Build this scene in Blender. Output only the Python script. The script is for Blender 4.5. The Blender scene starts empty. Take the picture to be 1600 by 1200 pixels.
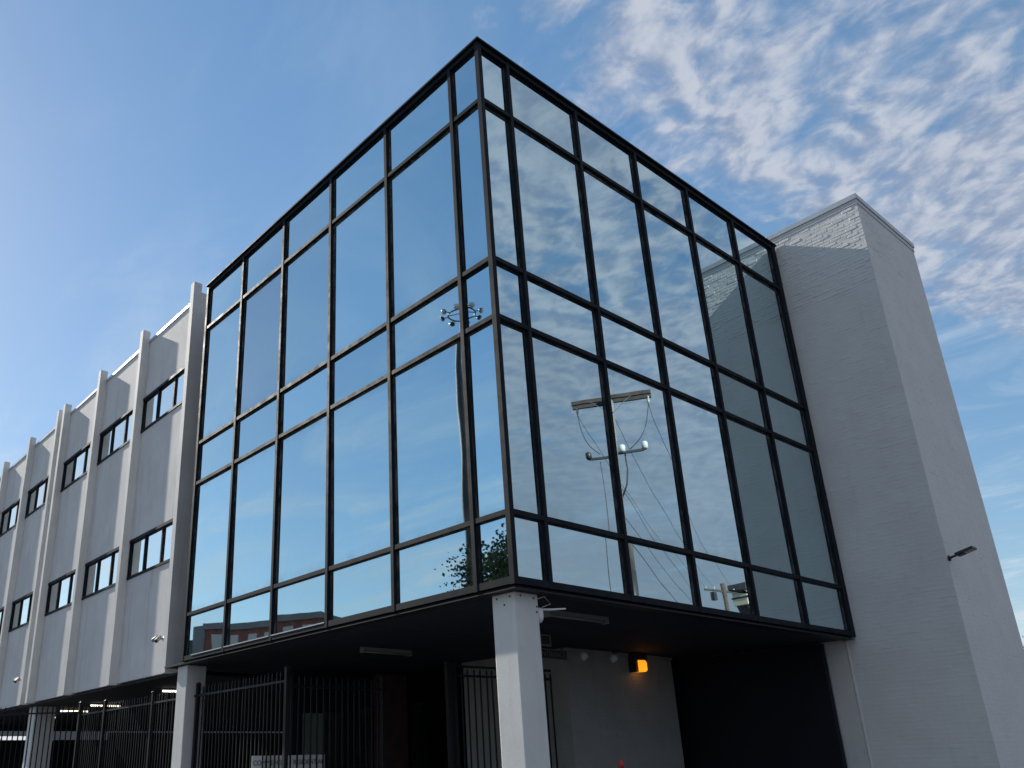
import bpy, bmesh, math, random
from mathutils import Vector, Matrix
random.seed(7)
scene = bpy.context.scene
COL = scene.collection
R_ = math.radians

# ------------------------------------------------------------------ camera
cam_d = bpy.data.cameras.new('camera')
cam = bpy.data.objects.new('camera', cam_d)
COL.objects.link(cam)
yaw, pitch, roll = 0.70187, 0.35963, -0.027007
f_ = Vector((math.sin(yaw)*math.cos(pitch), math.cos(yaw)*math.cos(pitch), math.sin(pitch)))
r_ = Vector((math.cos(yaw), -math.sin(yaw), 0))
u_ = r_.cross(f_)
r2 = r_*math.cos(roll) + u_*math.sin(roll)
u2 = u_*math.cos(roll) - r_*math.sin(roll)
M = Matrix((( r2.x, u2.x, -f_.x, -6.6237), (r2.y, u2.y, -f_.y, -6.1769), (r2.z, u2.z, -f_.z, 1.6), (0, 0, 0, 1)))
cam.matrix_world = M
cam_d.sensor_width = 36
cam_d.lens = 1307.18/1600*36
cam_d.shift_x = 156.49/1600
cam_d.shift_y = 100.92/1600
cam_d.clip_start = 0.05
cam_d.clip_end = 4000
scene.camera = cam

# ------------------------------------------------------------------ sky, sun, exposure
SUN = Vector((-0.108, 1.0, 0.60)).normalized()
elev = math.asin(SUN.z)
azim = math.atan2(SUN.x, SUN.y)
scene.view_settings.view_transform = 'Standard'
scene.view_settings.look = 'None'
scene.view_settings.exposure = 0.79
scene.view_settings.gamma = 1.0

world = bpy.data.worlds.new('World')
scene.world = world
world.use_nodes = True
nt = world.node_tree
nt.nodes.clear()


def N(tree, typ, **kw):
    n = tree.nodes.new(typ)
    for k, v in kw.items():
        if k.startswith('i_'):
            n.inputs[k[2:].replace('_', ' ')].default_value = v
        else:
            setattr(n, k, v)
    return n


def lk(tree, a, b):
    tree.links.new(a, b)


def math_n(tree, op, a, b=None, c=None, clamp=False):
    n = tree.nodes.new('ShaderNodeMath')
    n.operation = op
    n.use_clamp = clamp
    for i, v in enumerate((a, b, c)):
        if v is None:
            continue
        if isinstance(v, (int, float)):
            n.inputs[i].default_value = v
        else:
            tree.links.new(v, n.inputs[i])
    return n.outputs[0]


def ss(tree, v, lo, hi, t0=0.0, t1=1.0):
    n = tree.nodes.new('ShaderNodeMapRange')
    n.interpolation_type = 'SMOOTHSTEP'
    tree.links.new(v, n.inputs[0])
    for i, k in enumerate((lo, hi, t0, t1)):
        n.inputs[i+1].default_value = k
    return n.outputs[0]


def mixc(tree, fac, a, b, blend='MIX'):
    n = tree.nodes.new('ShaderNodeMix')
    n.data_type = 'RGBA'
    n.blend_type = blend
    if isinstance(fac, (int, float)):
        n.inputs[0].default_value = fac
    else:
        tree.links.new(fac, n.inputs[0])
    for i, v in ((6, a), (7, b)):
        if isinstance(v, tuple):
            n.inputs[i].default_value = v if len(v) == 4 else (*v, 1)
        else:
            tree.links.new(v, n.inputs[i])
    return n.outputs[2]


sky = N(nt, 'ShaderNodeTexSky', sky_type='NISHITA', sun_disc=False, sun_elevation=elev, sun_rotation=azim,
        air_density=1.0, dust_density=0.15, ozone_density=1.3, altitude=0)
tc = N(nt, 'ShaderNodeTexCoord')
sep = N(nt, 'ShaderNodeSeparateXYZ')
lk(nt, tc.outputs['Generated'], sep.inputs[0])
zz = math_n(nt, 'MAXIMUM', math_n(nt, 'ADD', sep.outputs[2], 0.07), 0.05)
px = math_n(nt, 'DIVIDE', sep.outputs[0], zz)
py = math_n(nt, 'DIVIDE', sep.outputs[1], zz)
comb = N(nt, 'ShaderNodeCombineXYZ')
lk(nt, px, comb.inputs[0]); lk(nt, py, comb.inputs[1])
P = comb.outputs[0]


def noise(vec, scale, detail=6, rough=0.55, dist=0.0, off=(0, 0, 0), stretch=None, rot=0):
    mp = N(nt, 'ShaderNodeMapping')
    mp.inputs['Location'].default_value = off
    mp.inputs['Rotation'].default_value = (0, 0, rot)
    if stretch:
        mp.inputs['Scale'].default_value = stretch
    lk(nt, vec, mp.inputs[0])
    n = N(nt, 'ShaderNodeTexNoise')
    n.noise_dimensions = '3D'
    n.inputs['Scale'].default_value = scale
    n.inputs['Detail'].default_value = detail
    n.inputs['Roughness'].default_value = rough
    n.inputs['Distortion'].default_value = dist
    lk(nt, mp.outputs[0], n.inputs['Vector'])
    return n.outputs[0]


vl = N(nt, 'ShaderNodeVectorMath', operation='LENGTH')
lk(nt, P, vl.inputs[0])
famp = ss(nt, vl.outputs['Value'], 1.3, 3.4, 0.66, 0.14)


wn = N(nt, 'ShaderNodeTexNoise'); wn.inputs['Scale'].default_value = 3.0; wn.inputs['Detail'].default_value = 3
lk(nt, P, wn.inputs['Vector'])
wsub = N(nt, 'ShaderNodeVectorMath', operation='SUBTRACT'); wsub.inputs[1].default_value = (0.5, 0.5, 0.5)
lk(nt, wn.outputs['Color'], wsub.inputs[0])
wsc = N(nt, 'ShaderNodeVectorMath', operation='SCALE'); wsc.inputs['Scale'].default_value = 0.13
lk(nt, wsub.outputs[0], wsc.inputs[0])
wad = N(nt, 'ShaderNodeVectorMath', operation='ADD')
lk(nt, P, wad.inputs[0]); lk(nt, wsc.outputs[0], wad.inputs[1])
PW = wad.outputs[0]


def density(off):
    big = noise(P, 2.6, 5, 0.58, 0.5, (1.7+off[0], 0.4+off[1], 0.0))
    fine = noise(PW, 15.0, 7, 0.55, 0.2, (5.1+off[0], 2.2+off[1], 1.0), (1.0, 0.86, 1.0), R_(-14))
    fine = math_n(nt, 'ADD', math_n(nt, 'MULTIPLY', math_n(nt, 'SUBTRACT', fine, 0.5), famp), 0.31)
    d = math_n(nt, 'ADD', math_n(nt, 'ADD', math_n(nt, 'MULTIPLY', big, 0.80), -0.09), fine)
    return d


d0 = density((0, 0))
d1 = density((SUN.x*0.02, -0.022))
wob = noise(P, 1.8, 3, 0.5, 0, (3, 7, 2))
edge = math_n(nt, 'ADD', py, math_n(nt, 'MULTIPLY', math_n(nt, 'SUBTRACT', wob, 0.5), 0.7))
mask = ss(nt, edge, 0.70, 0.30)
bank = math_n(nt, 'MULTIPLY', ss(nt, py, 0.1, -1.3), 0.09)
den = math_n(nt, 'ADD', math_n(nt, 'ADD', d0, bank), math_n(nt, 'MULTIPLY', math_n(nt, 'SUBTRACT', mask, 1.0), 0.40))
cov = ss(nt, den, 0.40, 0.70)
rel = math_n(nt, 'SUBTRACT', d0, d1)
lit = ss(nt, rel, -0.12, 0.13)
# thin high wisps over the whole sky
wis = noise(P, 2.4, 8, 0.62, 0.8, (9, 3, 4), (1.0, 0.45, 1.0), R_(-20))
wisp = math_n(nt, 'MULTIPLY', ss(nt, wis, 0.42, 0.74), ss(nt, vl.outputs['Value'], 1.0, 3.2, 0.14, 0.95))
ccol = mixc(nt, lit, (0.195, 0.245, 0.345), (0.40, 0.425, 0.48))
thick = ss(nt, den, 0.70, 0.92)
ccol = mixc(nt, math_n(nt, 'MULTIPLY', thick, 0.40), ccol, (0.25, 0.285, 0.35))
ccol = mixc(nt, ss(nt, py, -0.2, -2.2, 0.0, 0.75), ccol, (0.195, 0.228, 0.28))
gam0 = N(nt, 'ShaderNodeGamma'); gam0.inputs[1].default_value = 0.62
lk(nt, sky.outputs[0], gam0.inputs[0])
gam = N(nt, 'ShaderNodeHueSaturation'); gam.inputs['Saturation'].default_value = 1.54; gam.inputs['Value'].default_value = 1.0
lk(nt, gam0.outputs[0], gam.inputs['Color'])
bg_sky = N(nt, 'ShaderNodeBackground'); bg_sky.inputs[1].default_value = 0.15
lk(nt, gam.outputs[0], bg_sky.inputs[0])
bg_cl = N(nt, 'ShaderNodeBackground'); bg_cl.inputs[1].default_value = 0.85
lk(nt, ccol, bg_cl.inputs[0])
bg_w = N(nt, 'ShaderNodeBackground'); bg_w.inputs[0].default_value = (0.385, 0.44, 0.49, 1)
m1 = N(nt, 'ShaderNodeMixShader')
lk(nt, wisp, m1.inputs[0]); lk(nt, bg_sky.outputs[0], m1.inputs[1]); lk(nt, bg_w.outputs[0], m1.inputs[2])
m2 = N(nt, 'ShaderNodeMixShader')
lk(nt, math_n(nt, 'MULTIPLY', cov, 0.90), m2.inputs[0]); lk(nt, m1.outputs[0], m2.inputs[1]); lk(nt, bg_cl.outputs[0], m2.inputs[2])
wo = N(nt, 'ShaderNodeOutputWorld')
lk(nt, m2.outputs[0], wo.inputs[0])

sun_d = bpy.data.lights.new('sun', 'SUN')
sun_d.energy = 4.3
sun_d.angle = R_(0.53)
sun_d.color = (1.0, 0.93, 0.82)
sun = bpy.data.objects.new('sun', sun_d)
COL.objects.link(sun)
sun.rotation_euler = SUN.to_track_quat('Z', 'Y').to_euler()
sun.location = (-5, 40, 40)

# ------------------------------------------------------------------ materials
MATS = {}


def mat(name, color, rough=0.6, metal=0.0, var=0.0, vscale=2.0, bump=0.0, bscale=40.0, spec=0.5, emit=None, estr=0.0,
        streak=0.0, rvar=0.0, blot=None):
    m = bpy.data.materials.new(name)
    m.use_nodes = True
    t = m.node_tree
    b = t.nodes['Principled BSDF']
    b.inputs['Base Color'].default_value = (*color, 1)
    b.inputs['Roughness'].default_value = rough
    b.inputs['Metallic'].default_value = metal
    b.inputs['Specular IOR Level'].default_value = spec
    geo = t.nodes.new('ShaderNodeNewGeometry')
    pos = geo.outputs['Position']
    col = None

    def nz(scale, detail=5, rgh=0.6, sc=None):
        v = pos
        if sc:
            mp = t.nodes.new('ShaderNodeMapping'); mp.inputs['Scale'].default_value = sc
            t.links.new(pos, mp.inputs[0]); v = mp.outputs[0]
        n = t.nodes.new('ShaderNodeTexNoise')
        n.inputs['Scale'].default_value = scale; n.inputs['Detail'].default_value = detail; n.inputs['Roughness'].default_value = rgh
        t.links.new(v, n.inputs['Vector'])
        return n.outputs[0]
    base = (*color, 1)
    if var:
        f = ss(t, nz(vscale), 0.3, 0.7)
        lo = tuple(c*(1-var) for c in color); hi = tuple(min(1, c*(1+var*0.6)) for c in color)
        base = mixc(t, f, lo, hi)
    if streak:
        f = math_n(t, 'MULTIPLY', ss(t, nz(6.0, 6, 0.65, (1, 1, 0.07)), 0.52, 0.75), streak)
        base = mixc(t, f, base, tuple(c*k for c, k in zip(color, (0.62, 0.55, 0.46))))
    if blot:
        f = math_n(t, 'MULTIPLY', ss(t, nz(9.0, 8, 0.7), 0.60, 0.72), blot[0])
        base = mixc(t, f, base, blot[1])
    if not isinstance(base, tuple):
        t.links.new(base, b.inputs['Base Color'])
    if rvar:
        t.links.new(ss(t, nz(5.0), 0.3, 0.7, max(0.02, rough-rvar), rough+rvar), b.inputs['Roughness'])
    if bump:
        bp = t.nodes.new('ShaderNodeBump')
        bp.inputs['Strength'].default_value = 1.0
        bp.inputs['Distance'].default_value = bump
        t.links.new(nz(bscale, 6, 0.6), bp.inputs['Height'])
        t.links.new(bp.outputs[0], b.inputs['Normal'])
    if emit:
        b.inputs['Emission Color'].default_value = (*emit, 1)
        b.inputs['Emission Strength'].default_value = estr
    MATS[name] = m
    return m


def mirror_glass(name, tint, dust=0.26, warp=0.0023):
    m = bpy.data.materials.new(name)
    m.use_nodes = True
    t = m.node_tree
    b = t.nodes['Principled BSDF']
    b.inputs['Metallic'].default_value = 1.0
    b.inputs['Roughness'].default_value = 0.012
    oi = t.nodes.new('ShaderNodeObjectInfo')
    tcn = t.nodes.new('ShaderNodeTexCoord')
    # each pane has its own gentle roller-wave warp
    add = t.nodes.new('ShaderNodeVectorMath'); add.operation = 'ADD'
    cb = t.nodes.new('ShaderNodeCombineXYZ')
    rr = math_n(t, 'MULTIPLY', oi.outputs['Random'], 37.0)
    t.links.new(rr, cb.inputs[0]); t.links.new(rr, cb.inputs[1])
    t.links.new(tcn.outputs['Object'], add.inputs[0]); t.links.new(cb.outputs[0], add.inputs[1])
    mp = t.nodes.new('ShaderNodeMapping'); mp.inputs['Scale'].default_value = (1, 1, 0.75)
    t.links.new(add.outputs[0], mp.inputs[0])
    n = t.nodes.new('ShaderNodeTexNoise'); n.inputs['Scale'].default_value = 0.9; n.inputs['Detail'].default_value = 1.2
    t.links.new(mp.outputs[0], n.inputs['Vector'])
    bp = t.nodes.new('ShaderNodeBump'); bp.inputs['Strength'].default_value = 1.0; bp.inputs['Distance'].default_value = warp
    t.links.new(n.outputs[0], bp.inputs['Height'])
    t.links.new(bp.outputs[0], b.inputs['Normal'])
    k = ss(t, oi.outputs['Random'], 0.0, 1.0, 0.90, 1.06)
    col = mixc(t, 1.0, tint, (0.5, 0.5, 0.5), 'MULTIPLY')
    vm = t.nodes.new('ShaderNodeVectorMath'); vm.operation = 'SCALE'
    vm.inputs[0].default_value = tint
    t.links.new(k, vm.inputs['Scale'])
    t.links.new(vm.outputs[0], b.inputs['Base Color'])
    # grime settled along the gaskets
    sp = t.nodes.new('ShaderNodeSeparateXYZ'); t.links.new(tcn.outputs['Generated'], sp.inputs[0])

    def ed(o):
        return math_n(t, 'SUBTRACT', 0.5, math_n(t, 'ABSOLUTE', math_n(t, 'SUBTRACT', o, 0.5)))
    e = math_n(t, 'MINIMUM', math_n(t, 'MAXIMUM', ed(sp.outputs[0]), ed(sp.outputs[1])), ed(sp.outputs[2]))
    n2 = t.nodes.new('ShaderNodeTexNoise'); n2.inputs['Scale'].default_value = 5.0; n2.inputs['Detail'].default_value = 7
    t.links.new(add.outputs[0], n2.inputs['Vector'])
    f = math_n(t, 'MULTIPLY', ss(t, e, 0.085, 0.0), ss(t, n2.outputs[0], 0.35, 0.7, 0.15, 1.0))
    f2 = math_n(t, 'ADD', math_n(t, 'MULTIPLY', f, dust), math_n(t, 'MULTIPLY', ss(t, n2.outputs[0], 0.45, 0.8), 0.03))
    df = t.nodes.new('ShaderNodeBsdfDiffuse'); df.inputs[0].default_value = (0.42, 0.43, 0.42, 1)
    mx = t.nodes.new('ShaderNodeMixShader')
    t.links.new(f2, mx.inputs[0]); t.links.new(b.outputs[0], mx.inputs[1]); t.links.new(df.outputs[0], mx.inputs[2])
    t.links.new(mx.outputs[0], t.nodes['Material Output'].inputs[0])
    MATS[name] = m
    return m


mirror_glass('glass', (0.545, 0.69, 0.73))
mirror_glass('glass_dull', (0.42, 0.50, 0.54), 0.3)
mirror_glass('glass_wing', (0.82, 0.88, 0.88), 0.12, 0.0015)
mirror_glass('glass_dark', (0.40, 0.46, 0.44), 0.15, 0.001)
mat('frame', (0.011, 0.015, 0.021), 0.58, 0.0, 0.25, 3, 0, rvar=0.08, spec=0.10)
mat('frame_edge', (0.022, 0.023, 0.026), 0.5, 0.0, 0.25, 3, spec=0.2)
mat('white', (0.66, 0.66, 0.645), 0.62, 0, 0.07, 1.5, 0.0016, 55, 0.3, streak=0.22, blot=(0.35, (0.30, 0.28, 0.25)))
mat('stucco', (0.67, 0.665, 0.665), 0.8, 0, 0.08, 1.1, 0.0028, 45, 0.2, streak=0.5)
mat('fin_paint', (0.68, 0.675, 0.66), 0.7, 0, 0.08, 1.3, 0.0015, 50, 0.25, streak=0.35)
mat('brick_paint', (0.72, 0.72, 0.705), 0.6, 0, 0.05, 1.2, 0.0014, 60, 0.3, streak=0.15)
mat('entry_shade_paint', (0.30, 0.30, 0.29), 0.6, 0, 0.08, 2.2, 0.0020, 60, 0.3, streak=0.2)  # white brick greyed so the colour carries the shade under the block
mat('mortar', (0.71, 0.71, 0.695), 0.65, 0, 0.05, 1.2, 0.0014, 60, 0.3)
mat('trim', (0.56, 0.565, 0.56), 0.5, 0, 0.06, 2)
mat('coping', (0.50, 0.52, 0.53), 0.38, 0.3, 0.12, 1.5)
mat('soffit', (0.009, 0.013, 0.026), 0.8, 0, 0.2, 1.0)
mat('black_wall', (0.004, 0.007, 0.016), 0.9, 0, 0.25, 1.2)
mat('fence', (0.008, 0.009, 0.011), 0.5, 0, 0.2, 4, spec=0.25)
mat('core', (0.03, 0.03, 0.032), 0.9)
mat('asphalt', (0.055, 0.055, 0.056), 0.9, 0, 0.3, 0.7, 0.004, 30)
mat('concrete', (0.34, 0.33, 0.31), 0.85, 0, 0.18, 0.9, 0.002, 30)
mat('red_brick', (0.27, 0.09, 0.07), 0.85, 0, 0.3, 1.5)
mat('dark_brick', (0.085, 0.045, 0.04), 0.85, 0, 0.3, 4)
mat('grey_stucco', (0.24, 0.24, 0.25), 0.85, 0, 0.12, 0.5)
mat('pale', (0.55, 0.55, 0.52), 0.7)
mat('fixture', (0.20, 0.205, 0.215), 0.5)
mat('plastic_white', (0.75, 0.75, 0.74), 0.4)
mat('plastic_dark', (0.03, 0.03, 0.032), 0.45)
mat('amber', (0.9, 0.45, 0.06), 0.3, emit=(1.0, 0.33, 0.01), estr=0.68)
mat('tube_lit', (0.9, 0.88, 0.8), 0.4, emit=(1.0, 0.90, 0.72), estr=1.6)
mat('led', (0.55, 0.55, 0.5), 0.3)
mat('galv', (0.45, 0.46, 0.47), 0.4, 0.7, 0.15, 2)
mat('steel_dark', (0.05, 0.055, 0.06), 0.45, 0.4)
mat('lamp_glass', (0.85, 0.85, 0.82), 0.12, 0.2)
mat('mast_paint', (0.055, 0.06, 0.065), 0.7, 0, 0.2, 2, spec=0.2)
mat('wood', (0.075, 0.066, 0.06), 0.85, 0, 0.35, 3)
mat('pole_wood', (0.22, 0.21, 0.20), 0.8, 0, 0.25, 2)
mat('porcelain', (0.70, 0.72, 0.70), 0.25)
mat('cable', (0.035, 0.036, 0.04), 0.6)
mat('bark', (0.10, 0.075, 0.055), 0.9, 0, 0.3, 6)
mat('leaf', (0.055, 0.085, 0.030), 0.55, 0, 0.45, 2.2, spec=0.4)
mat('cream', (0.72, 0.67, 0.50), 0.6, 0, 0.06, 0.5)
mat('sign_white', (0.72, 0.72, 0.70), 0.6)
mat('ink', (0.04, 0.04, 0.05), 0.6)
mat('red', (0.45, 0.03, 0.03), 0.5)
mat('screen', (0.012, 0.014, 0.018), 0.9)
mat('dark_grey', (0.10, 0.10, 0.11), 0.8, 0, 0.3, 1)  # plain matte dark grey

# ------------------------------------------------------------------ builders
WORLD = {}


def link(name, me, m, parent=None, loc=(0, 0, 0), rot=None):
    o = bpy.data.objects.new(name, me)
    COL.objects.link(o)
    if m is not None and me is not None and len(me.materials) == 0:
        me.materials.append(MATS[m])
    loc = Vector(loc)
    WORLD[o.name] = loc
    if parent is not None:
        o.parent = parent
        o.location = loc - WORLD[parent.name]
    else:
        o.location = loc
    if rot:
        o.rotation_euler = rot
    return o


def thing(name, label, cat, loc=(0, 0, 0), group=None):
    o = link(name, None, None, None, loc)
    o.empty_display_size = 0.2
    tag(o, label, cat, group)
    return o


def tag(o, label=None, cat=None, group=None, kind=None):
    if label: o['label'] = label
    if cat: o['category'] = cat
    if group: o['group'] = group
    if kind: o['kind'] = kind
    return o


_cache = {}


def box(name, b, m, parent=None, bevel=0.0, rot=None):
    x0, x1, y0, y1, z0, z1 = b
    key = (round(x1-x0, 4), round(y1-y0, 4), round(z1-z0, 4), m, bevel)
    me = _cache.get(key)
    if me is None:
        bm = bmesh.new()
        bmesh.ops.create_cube(bm, size=1.0)
        for v in bm.verts:
            v.co = Vector((v.co.x*(x1-x0), v.co.y*(y1-y0), v.co.z*(z1-z0)))
        if bevel:
            bmesh.ops.bevel(bm, geom=bm.edges[:], offset=bevel, segments=2, affect='EDGES', profile=0.5)
        me = bpy.data.meshes.new(name)
        bm.to_mesh(me); bm.free()
        _cache[key] = me
    return link(name, me, m, parent, ((x0+x1)/2, (y0+y1)/2, (z0+z1)/2), rot)


class MB:
    def __init__(s):
        s.v = []; s.f = []

    def quad(s, pts):
        n = len(s.v); s.v += [Vector(p) for p in pts]; s.f.append(tuple(range(n, n+len(pts))))

    def box(s, x0, x1, y0, y1, z0, z1):
        n = len(s.v)
        s.v += [Vector(p) for p in ((x0, y0, z0), (x1, y0, z0), (x1, y1, z0), (x0, y1, z0), (x0, y0, z1), (x1, y0, z1), (x1, y1, z1), (x0, y1, z1))]
        for q in ((0, 3, 2, 1), (4, 5, 6, 7), (0, 1, 5, 4), (1, 2, 6, 5), (2, 3, 7, 6), (3, 0, 4, 7)):
            s.f.append(tuple(n+i for i in q))
        return s

    def bar(s, a, b, w, h, up=(0, 0, 1)):
        a = Vector(a); b = Vector(b); d = (b-a).normalized()
        up = Vector(up)
        sd = d.cross(up)
        if sd.length < 1e-4: sd = d.cross(Vector((1, 0, 0)))
        sd.normalize(); uu = sd.cross(d)
        n = len(s.v)
        for p in (a, b):
            for i, j in ((-1, -1), (1, -1), (1, 1), (-1, 1)):
                s.v.append(p + sd*(i*w/2) + uu*(j*h/2))
        for q in ((0, 1, 2, 3), (7, 6, 5, 4), (0, 4, 5, 1), (1, 5, 6, 2), (2, 6, 7, 3), (3, 7, 4, 0)):
            s.f.append(tuple(n+i for i in q))
        return s

    def tube(s, pts, r, seg=8, cap=True):
        pts = [Vector(p) for p in pts]
        rs = r if isinstance(r, (list, tuple)) else [r]*len(pts)
        n0 = len(s.v)
        for i, p in enumerate(pts):
            d = (pts[min(i+1, len(pts)-1)] - pts[max(i-1, 0)]).normalized()
            a = d.orthogonal() if abs(d.z) > 0.9 else d.cross(Vector((0, 0, 1)))
            if abs(d.z) > 0.9: a = Vector((1, 0, 0)) - d*d.x
            a.normalize(); c = d.cross(a)
            for k in range(seg):
                t = 2*math.pi*k/seg
                s.v.append(p + (a*math.cos(t) + c*math.sin(t))*rs[i])
        for i in range(len(pts)-1):
            for k in range(seg):
                k2 = (k+1) % seg
                s.f.append((n0+i*seg+k, n0+i*seg+k2, n0+(i+1)*seg+k2, n0+(i+1)*seg+k))
        if cap:
            s.f.append(tuple(n0+k for k in reversed(range(seg))))
            s.f.append(tuple(n0+(len(pts)-1)*seg+k for k in range(seg)))
        return s

    def lathe(s, prof, c=(0, 0, 0), axis=(0, 0, 1), seg=16):
        ax = Vector(axis).normalized(); a = ax.orthogonal().normalized(); b = ax.cross(a); c = Vector(c)
        n0 = len(s.v)
        for r, h in prof:
            for k in range(seg):
                t = 2*math.pi*k/seg
                s.v.append(c + ax*h + (a*math.cos(t)+b*math.sin(t))*r)
        for i in range(len(prof)-1):
            for k in range(seg):
                k2 = (k+1) % seg
                s.f.append((n0+i*seg+k, n0+i*seg+k2, n0+(i+1)*seg+k2, n0+(i+1)*seg+k))
        s.f.append(tuple(n0+k for k in reversed(range(seg))))
        s.f.append(tuple(n0+(len(prof)-1)*seg+k for k in range(seg)))
        return s

    def build(s, name, m, parent=None, smooth=False, origin=None):
        if origin is None:
            o = sum(s.v, Vector())/len(s.v)
        else:
            o = Vector(origin)
        me = bpy.data.meshes.new(name)
        me.from_pydata([tuple(v-o) for v in s.v], [], s.f)
        me.validate(); me.update()
        if smooth:
            for p in me.polygons: p.use_smooth = True
        return link(name, me, m, parent, o)


def text_mesh(name, body, size, m, parent, origin, right, up, extrude=0.002):
    """flat lettering centred on origin, reading along right"""
    cu = bpy.data.curves.new(name, 'FONT')
    cu.body = body; cu.size = size; cu.extrude = extrude
    cu.align_x = 'CENTER'; cu.align_y = 'CENTER'
    tmp = bpy.data.objects.new(name+'_tmp', cu)
    COL.objects.link(tmp)
    dg = bpy.context.evaluated_depsgraph_get()
    me = bpy.data.meshes.new_from_object(tmp.evaluated_get(dg))
    bpy.data.objects.remove(tmp, do_unlink=True)
    rt = Vector(right).normalized(); uv = Vector(up).normalized(); nn = rt.cross(uv)
    for v in me.vertices:
        c = v.co.copy()
        v.co = rt*c.x + uv*c.y + nn*c.z
    me.materials.clear()
    return link(name, me, m, parent, origin)


# ------------------------------------------------------------------ ground
g = MB(); g.quad([(-900, -900, 0), (900, -900, 0), (900, 900, 0), (-900, 900, 0)])
tag(g.build('ground', 'asphalt', origin=(0, 0, 0)), kind='structure')
g = MB(); g.box(-1.6, 14, -3.2, 32, 0.004, 0.12)
tag(g.build('pavement', 'dark_grey', origin=(0, 0, 0)), kind='structure')

# ------------------------------------------------------------------ glass block
ZR = [10.998, 10.034, 7.514, 6.686, 4.206, 3.433]      # rail heights
YL = [0.0] + [0.578 + 1.5*k for k in range(6)]
XR = [0.0] + [0.574 + 1.5006*k for k in range(6)]
HW = 0.029
glass_block = thing('glass_office_block', 'mirror glazed office block raised on white columns, with black frame grid', 'office building', (4, 4, 0))
gb = glass_block
box('core', (0.09, 8.06, 0.09, 8.05, 3.40, 10.93), 'core', gb)
box('roof', (0.02, 8.10, 0.02, 8.06, 10.935, 11.03), 'frame', gb)
# coping along both edges
box('coping', (-0.065, 0.10, -0.065, 8.115, 11.036, 11.066), 'frame', gb)
box('coping', (0.104, 8.170, -0.065, 0.10, 11.036, 11.066), 'frame', gb)
box('end_closure', (8.064, 8.168, 0.052, 8.05, 3.40, 11.03), 'frame', gb)
# mullions
for j, y in enumerate(YL):
    if j == 0: continue
    w = HW if j < 6 else 0.036
    box('mullion', (-0.030, 0.05, y-w, y+w, 3.387, 11.03), 'frame', gb)
for j, x in enumerate(XR):
    if j == 0: continue
    w = HW if j < 6 else 0.05
    box('mullion', (x-w, x+w if j < 6 else 8.168, -0.030, 0.05, 3.387, 11.03), 'frame', gb)
box('corner_mullion', (-0.034, 0.036, -0.034, 0.036, 3.385, 11.034), 'frame', gb)
# rails and panes, one per bay
for j in range(6):
    a = YL[j] + (HW if j else 0.036); b = YL[j+1] - (HW if j < 5 else 0.036)
    for i, z in enumerate(ZR):
        h = 0.030 if i not in (0, 5) else 0.040
        box('rail', (-0.026, 0.05, a, b, z-h, z+h-(0.003 if i == 0 else 0)), 'frame', gb)
        if i == 5 and j in (3, 4, 5):
            box('sill_highlight', (-0.033, -0.0265, a+0.004, b-(0.0 if j < 5 else 0.3), z+0.022, z+0.038), 'coping', gb)  # pale strip stands in for the sunlit highlight along the sill
    for i in range(5):
        m = 'glass_dull' if (j, i) in ((4, 1),) else 'glass'
        o = box('pane', (0.024, 0.044, a-0.01, b+0.01, ZR[i+1]+0.018, ZR[i]-0.018), m, gb)
        o.rotation_euler = (0, random.gauss(0, 0.0019), random.gauss(0, 0.0019))
    a = XR[j] + (HW if j else 0.036); b = XR[j+1] - (HW if j < 5 else 0.05)
    for i, z in enumerate(ZR):
        h = 0.030 if i not in (0, 5) else 0.040
        box('rail', (a, b, -0.026, 0.05, z-h, z+h-(0.003 if i == 0 else 0)), 'frame', gb)
    for i in range(5):
        o = box('pane', (a-0.01, b+0.01, 0.024, 0.044, ZR[i+1]+0.018, ZR[i]-0.018), 'glass', gb)
        o.rotation_euler = (random.gauss(0, 0.0019), 0, random.gauss(0, 0.0019))
# underside
for k in range(6):
    a = 0.03 if k == 0 else k*1.49+0.004
    b = (k+1)*1.49-0.004
    box('soffit_panel', (0.03, 4.05, a, b, 3.352+random.uniform(0, 0.002), 3.386), 'soffit', gb)
    box('soffit_panel', (4.058, 8.12, a, b, 3.352+random.uniform(0, 0.002), 3.386), 'soffit', gb)
box('soffit_trim', (-0.02, 0.14, -0.02, 8.10, 3.340, 3.3515), 'frame_edge', gb)
box('soffit_trim', (0.145, 8.12, -0.02, 0.14, 3.340, 3.3515), 'frame_edge', gb)


def column(name, x0, x1, y0, y1, z1, parent, bolts=False):
    c = box(name, (x0, x1, y0, y1, 0.12, z1), 'white', parent, 0.012)
    if bolts:
        for (yy, zz_) in ((y0+0.07, z1-0.05), (y1-0.08, z1-0.05), (y0+0.16, z1-0.13)):
            b = MB().lathe([(0.011, 0), (0.011, 0.006), (0.005, 0.009)], (x0-0.0005, yy, zz_), (-1, 0, 0), 8)
            b.build('bolt', 'plastic_dark', c)
        for (xx, zz_) in ((x0+0.09, z1-0.04), (x1-0.07, z1-0.05), (x1-0.03, z1-0.14), (x1-0.035, z1-0.2)):
            b = MB().lathe([(0.011, 0), (0.011, 0.006), (0.005, 0.009)], (xx, y0-0.0005, zz_), (0, -1, 0), 8)
            b.build('bolt', 'plastic_dark', c)
    return c


column('column', 0.10, 0.475, 0.105, 0.455, 3.338, gb, True)
column('column', 0.10, 0.470, 8.12, 8.51, 3.338, gb)
# painted end pier against the tower and black inner walls
box('end_pier', (8.17, 8.40, 0.17, 0.53, 0.12, 3.338), 'white', gb, 0.01)
box('corner_bead', (8.162, 8.20, 0.140, 0.166, 0.12, 3.337), 'white', gb, 0.006)
box('inner_wall', (8.05, 8.17, 0.535, 8.2, 0.12, 3.338), 'black_wall', gb)

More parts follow.
